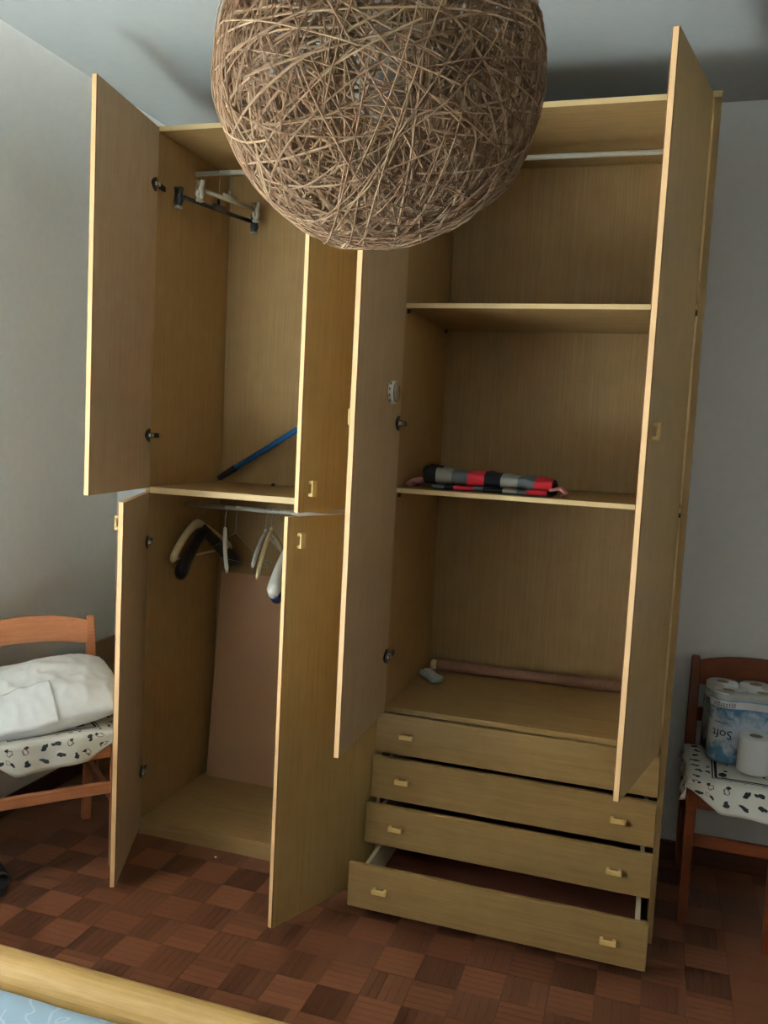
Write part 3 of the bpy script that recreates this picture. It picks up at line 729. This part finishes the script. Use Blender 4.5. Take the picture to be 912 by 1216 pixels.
def pillow():
    e = chL; T = wm(e)
    b = bmesh.new(); NX, NY = 72, 56; Lx, Ly, H = .50, .36, .165
    def P(u, v, s):
        # superellipse pillow with pinched corners and creases
        cu, cv = abs(u)**2.6, abs(v)**2.6; th = max(0, (1-cu))**.55*max(0, (1-cv))**.55
        x = u*Lx/2*(1-.06*(v*v)); y = v*Ly/2*(1-.06*(u*u))
        n1 = noise.noise(Vector((x*5+2, y*7, s*3))); cr = 1-abs(noise.noise(Vector((x*9+y*6, y*10-x*4, 4+s)))); cr2 = 1-abs(noise.noise(Vector((x*20-y*9, y*20+x*7, 9+s))))
        z = s*H/2*th*(1+.25*n1) + (.020*(cr-.7)+.007*(cr2-.7))*th**.4*(1 if s > 0 else .2)
        return Vector((x, y, z))
    lay = []
    for s in (1, -1): lay.append([[b.verts.new(P(-1+2*i/NX, -1+2*j/NY, s)) for j in range(NY+1)] for i in range(NX+1)])
    for s, g in zip((1, -1), lay):
        for i in range(NX):
            for j in range(NY):
                q = (g[i][j], g[i+1][j], g[i+1][j+1], g[i][j+1]); b.faces.new(q if s > 0 else q[::-1])
    bmesh.ops.remove_doubles(b, verts=b.verts, dist=.0015)
    zmin = min(v.co.z for v in b.verts)
    Q = T @ Matrix.Translation((-.005, .0, .558)) @ Matrix.Rotation(math.radians(-7), 4, 'Y') @ Matrix.Rotation(math.radians(16), 4, 'X')
    o = obj('pillow', b, 'pillow', smooth=True, mat4=Q); tag(o, 'crumpled white pillow lying on the left chair', 'pillow')
    # open end of the pillowcase: a hem lying over the front left
    h = bmesh.new(); N1, N2 = 40, 14; g = []
    for i in range(N1+1):
        row = []
        for j in range(N2+1):
            u = -.97+1.05*i/N1; k = j/N2; v = -.30-.62*k
            p = P(u, v, 1); q = .5*k*k
            row.append(h.verts.new((p.x+.012*k*(1-i/N1), p.y-.030*k*k, p.z*(1-.25*k*k)+.006+.010*k-.022*k**3)))
        g.append(row)
    for i in range(N1):
        for j in range(N2): h.faces.new((g[i][j], g[i][j+1], g[i+1][j+1], g[i+1][j]))
    ho = obj('pillowcase_hem', h, 'pillow', o, smooth=True, mat4=Q); md = ho.modifiers.new('thickness', 'SOLIDIFY'); md.thickness = .0025
pillow()

# brown board leaning behind the left chair
b = box(0, .018, 0, .20, 0, .565, .002)
o = obj('wooden_board', b, 'board_brown', loc=(LEFT+.085, .375, 0.0), rot=(0, math.radians(-5), 0)); tag(o, 'brown board leaning on the wall behind the left chair', 'board')

# ------------------------------------------------------------------ paper rolls on the right chair
ZS = .492
def roll_mesh(r=.051, h=.114, rc=.020):
    b = bmesh.new(); n = 28
    prof = [(rc, 0), (r-.004, 0), (r, .004), (r, h-.004), (r-.004, h), (rc, h)]
    rings = [[b.verts.new((q*math.cos(2*PI*k/n), q*math.sin(2*PI*k/n), z)) for k in range(n)] for q, z in prof]; m = len(prof)
    for i in range(m):
        for k in range(n):
            f = b.faces.new((rings[i][k], rings[i][(k+1) % n], rings[(i+1) % m][(k+1) % n], rings[(i+1) % m][k])); f.material_index = 1 if i == m-1 else 0
    bmesh.ops.recalc_face_normals(b, faces=b.faces)
    me = bpy.data.meshes.new('paper_roll'); b.to_mesh(me); b.free(); me.materials.append(M['paper']); me.materials.append(M['core'])
    for p in me.polygons: p.use_smooth = abs(p.normal.z) < .5
    return me
RM = roll_mesh()
ro = bpy.data.objects.new('toilet_roll', RM); COL.objects.link(ro); ro.location = (1.168, .262, ZS); tag(ro, 'single loose white toilet paper roll before the wrapped pack', 'paper roll')
def text_mesh(body, size):
    c = bpy.data.curves.new('lettering', 'FONT'); c.body = body; c.size = size; c.align_x = 'CENTER'; c.align_y = 'CENTER'; c.resolution_u = 3
    o = bpy.data.objects.new('lettering', c); COL.objects.link(o); dg = bpy.context.evaluated_depsgraph_get(); me = bpy.data.meshes.new_from_object(o.evaluated_get(dg))
    bpy.data.objects.remove(o); return me
def pack():
    e = empty('toilet_paper_pack', (1.13, .40, ZS), .12, 'film-wrapped pack of toilet rolls with blue print on the right chair', 'paper pack'); T = wm(e); p = .106; rr = .052
    cols = [(-p/2, -p/2), (p/2, -p/2), (-p/2, p/2), (p/2, p/2)]
    for x, y in cols:
        for k in range(2):
            o = bpy.data.objects.new('roll', RM); COL.objects.link(o); o.matrix_basis = T @ Matrix.Translation((x, y, 0.001+k*.1145)); parent(o, e)
    # film hull: rounded square following the four rolls
    b = bmesh.new(); outl = []
    for q, (cx, cy) in enumerate(((p/2, p/2), (-p/2, p/2), (-p/2, -p/2), (p/2, -p/2))):
        for k in range(10):
            a = q*PI/2+k/9*PI/2; outl.append((cx+(rr+.003)*math.cos(a), cy+(rr+.003)*math.sin(a)))
        # slight waist between two rolls
        nx, ny = ((0, 1), (-1, 0), (0, -1), (1, 0))[q]; mid = (nx*(p/2+rr-.006), ny*(p/2+rr-.006)); outl.append(mid)
    n = len(outl); rings = []
    for z, s in ((0, .96), (.006, 1), (.08, 1.004), (.115, .992), (.15, 1.004), (.222, 1), (.2295, .93), (.2305, .6)):
        rings.append([b.verts.new((x*s, y*s, z)) for x, y in outl])
    for r0, r1 in zip(rings, rings[1:]):
        for k in range(n): b.faces.new((r0[k], r0[(k+1) % n], r1[(k+1) % n], r1[k]))
    obj('film_wrap', b, 'film', e, smooth=True, mat4=T)
    # lettering printed upside down on the front left roll, bent round it
    def bent(body, size, z, flip, ang, mat, name):
        me = text_mesh(body, size); rad = rr+.0045
        for v in me.vertices:
            x, y = v.co.x, v.co.y
            if flip: x, y = -x, -y
            a = ang+x/rad; v.co = (-p/2+rad*math.cos(a), -p/2+rad*math.sin(a), z+y)
        obj(name, me, mat, e, mat4=T)
    bent('Soft', .040, .098, True, math.radians(-112), 'ink', 'lettering')
    def marks(z0, h, a0, a1, n, name, flat):
        """rows of small printed strokes, too small to read"""
        q = bmesh.new(); rad = rr+.0045
        for k in range(n):
            a = a0+(a1-a0)*(k+.5)/n; da = (a1-a0)/n*(.36 if flat else .28); z = z0+R.uniform(-.1, .1)*h; hh = h*R.uniform(.6, 1)
            for zz in ((z, z+hh*.3), (z+hh*.5, z+hh*.8)) if not flat else ((z, z+h),):
                e0, e1 = a-da*R.uniform(.5, 1), a+da*R.uniform(.5, 1)
                q.faces.new([q.verts.new((-p/2+rad*math.cos(e), -p/2+rad*math.sin(e), y)) for e, y in ((e0, zz[0]), (e1, zz[0]), (e1, zz[1]), (e0, zz[1]))])
        obj(name, q, 'ink', e, mat4=T)
    marks(.187, .016, math.radians(-150), math.radians(-75), 9, 'printed_marks', False)
    marks(.133, .004, math.radians(-140), math.radians(-88), 8, 'printed_marks', True)
pack()

# ------------------------------------------------------------------ slippers
def slipper(x, y, rz, label):
    e = empty('slipper', (x, y, 0), rz, label, 'slipper', 'dark slippers on the floor'); T = wm(e)
    b = bmesh.new(); pts = []
    for k in range(32):
        a = 2*PI*k/32; X = .13*math.cos(a); w = .046+.006*math.cos(a)-.006*math.cos(2*a); pts.append((X, w*math.sin(a)))
    lo = [b.verts.new((X, Y, 0)) for X, Y in pts]; md = [b.verts.new((X*1.02, Y*1.03, .012)) for X, Y in pts]; hi = [b.verts.new((X, Y, .026)) for X, Y in pts]
    for p_, q_ in ((lo, md), (md, hi)):
        for k in range(32): b.faces.new((p_[k], p_[(k+1) % 32], q_[(k+1) % 32], q_[k]))
    b.faces.new(lo[::-1]); b.faces.new(hi); obj('sole', b, 'slipper', e, mat4=T)
    for x0, x1 in ((.005, .085),):
        s = bmesh.new(); rows = []
        for i in range(7):
            X = x0+(x1-x0)*i/6; hh = .055-.018*(i/6); row = []
            for k in range(13):
                a = PI*k/12; row.append(s.verts.new((X, .050*math.cos(a), .018+hh*math.sin(a)**.8)))
            rows.append(row)
        for r0, r1 in zip(rows, rows[1:]):
            for k in range(12): s.faces.new((r0[k], r0[k+1], r1[k+1], r1[k]))
        so = obj('strap', s, 'slipper', e, smooth=True, mat4=T); so.modifiers.new('thickness', 'SOLIDIFY').thickness = .006
slipper(-1.15, -.47, -.5, 'dark rubber slipper farther from the bed, by the left chair')
slipper(-1.105, -.585, -.5, 'dark rubber slipper nearer the bed, at the left edge')

# ------------------------------------------------------------------ bed
def bed():
    x0, x1, yf, yh = -1.25, .42, -1.262, -3.30
    e = empty('bed', ((x0+x1)/2, (yf+yh)/2, 0), 0, 'bed with rounded light wooden footboard at the lower left', 'bed')
    prof = []
    zt, th = .438, .085
    for k in range(13):
        a = PI*k/12; prof.append((yf-th/2+th/2*math.cos(a), zt-.045+.045*math.sin(a)))
    prof = [(yf, .30)]+prof+[(yf-th, .30)]
    b = bmesh.new(); A = [b.verts.new((x0, y, z)) for y, z in prof]; B = [b.verts.new((x1, y, z)) for y, z in prof]; n = len(prof)
    for k in range(n): b.faces.new((A[k], A[(k+1) % n], B[(k+1) % n], B[k]))
    b.faces.new(A); b.faces.new(B[::-1]); bmesh.ops.recalc_face_normals(b, faces=b.faces)
    obj('footboard_rail', b, 'bedrail', e, smooth=False)
    obj('footboard_panel', box(x0+.05, x1-.05, yf-.052, yf-.026, .12, .30, .002), 'bedrail', e)
    for x in (x0, x1-.07): obj('bed_leg', box(x, x+.07, yf-.072, yf-.004, 0, .30, .005), 'bedrail', e); obj('bed_leg', box(x, x+.07, yh, yh+.07, 0, .30, .005), 'bedrail', e)
    for x in (x0+.01, x1-.04): obj('side_rail', box(x, x+.03, yh+.07, yf-.076, .17, .30, .003), 'bedrail', e)
    obj('headboard', box(x0, x1, yh-.04, yh, .1, .85, .01, 2), 'bedrail', e)
    obj('mattress', box(x0+.04, x1-.04, yh+.002, yf-.08, .20, .385, .04, 4), 'pillow', e, smooth=True)
    s = bmesh.new(); NX, NY = 60, 70; g = []; xa, xb, ya, yb = x0+.035, x1-.035, yh+.0, yf-.077
    for i in range(NX+1):
        row = []
        for j in range(NY+1):
            x = xa+(xb-xa)*i/NX; y = ya+(yb-ya)*j/NY; d = min(x-xa, xb-x, yb-y); z = .412 - .030*max(0, 1-d/.05)**2 + .004*noise.noise(Vector((x*6, y*6, 0)))
            row.append(s.verts.new((x, y, z)))
        g.append(row)
    for i in range(NX):
        for j in range(NY): s.faces.new((g[i][j], g[i+1][j], g[i+1][j+1], g[i][j+1]))
    so = obj('sheet', s, 'sheet', smooth=True); so.modifiers.new('thickness', 'SOLIDIFY').thickness = .006
    tag(so, 'pale blue patterned bed sheet behind the footboard', 'sheet')
bed()
# crumb on the floor before the wardrobe
cb = bmesh.new(); bmesh.ops.create_icosphere(cb, subdivisions=2, radius=.005)
for v in cb.verts: v.co *= 1+.25*noise.noise(v.co*300); v.co.z = max(-.003, v.co.z*.6)
tag(obj('paper_scrap', cb, 'white_pl', loc=(-.551, -.051, .0036)), 'tiny white scrap on the parquet below the open compartment', 'scrap')
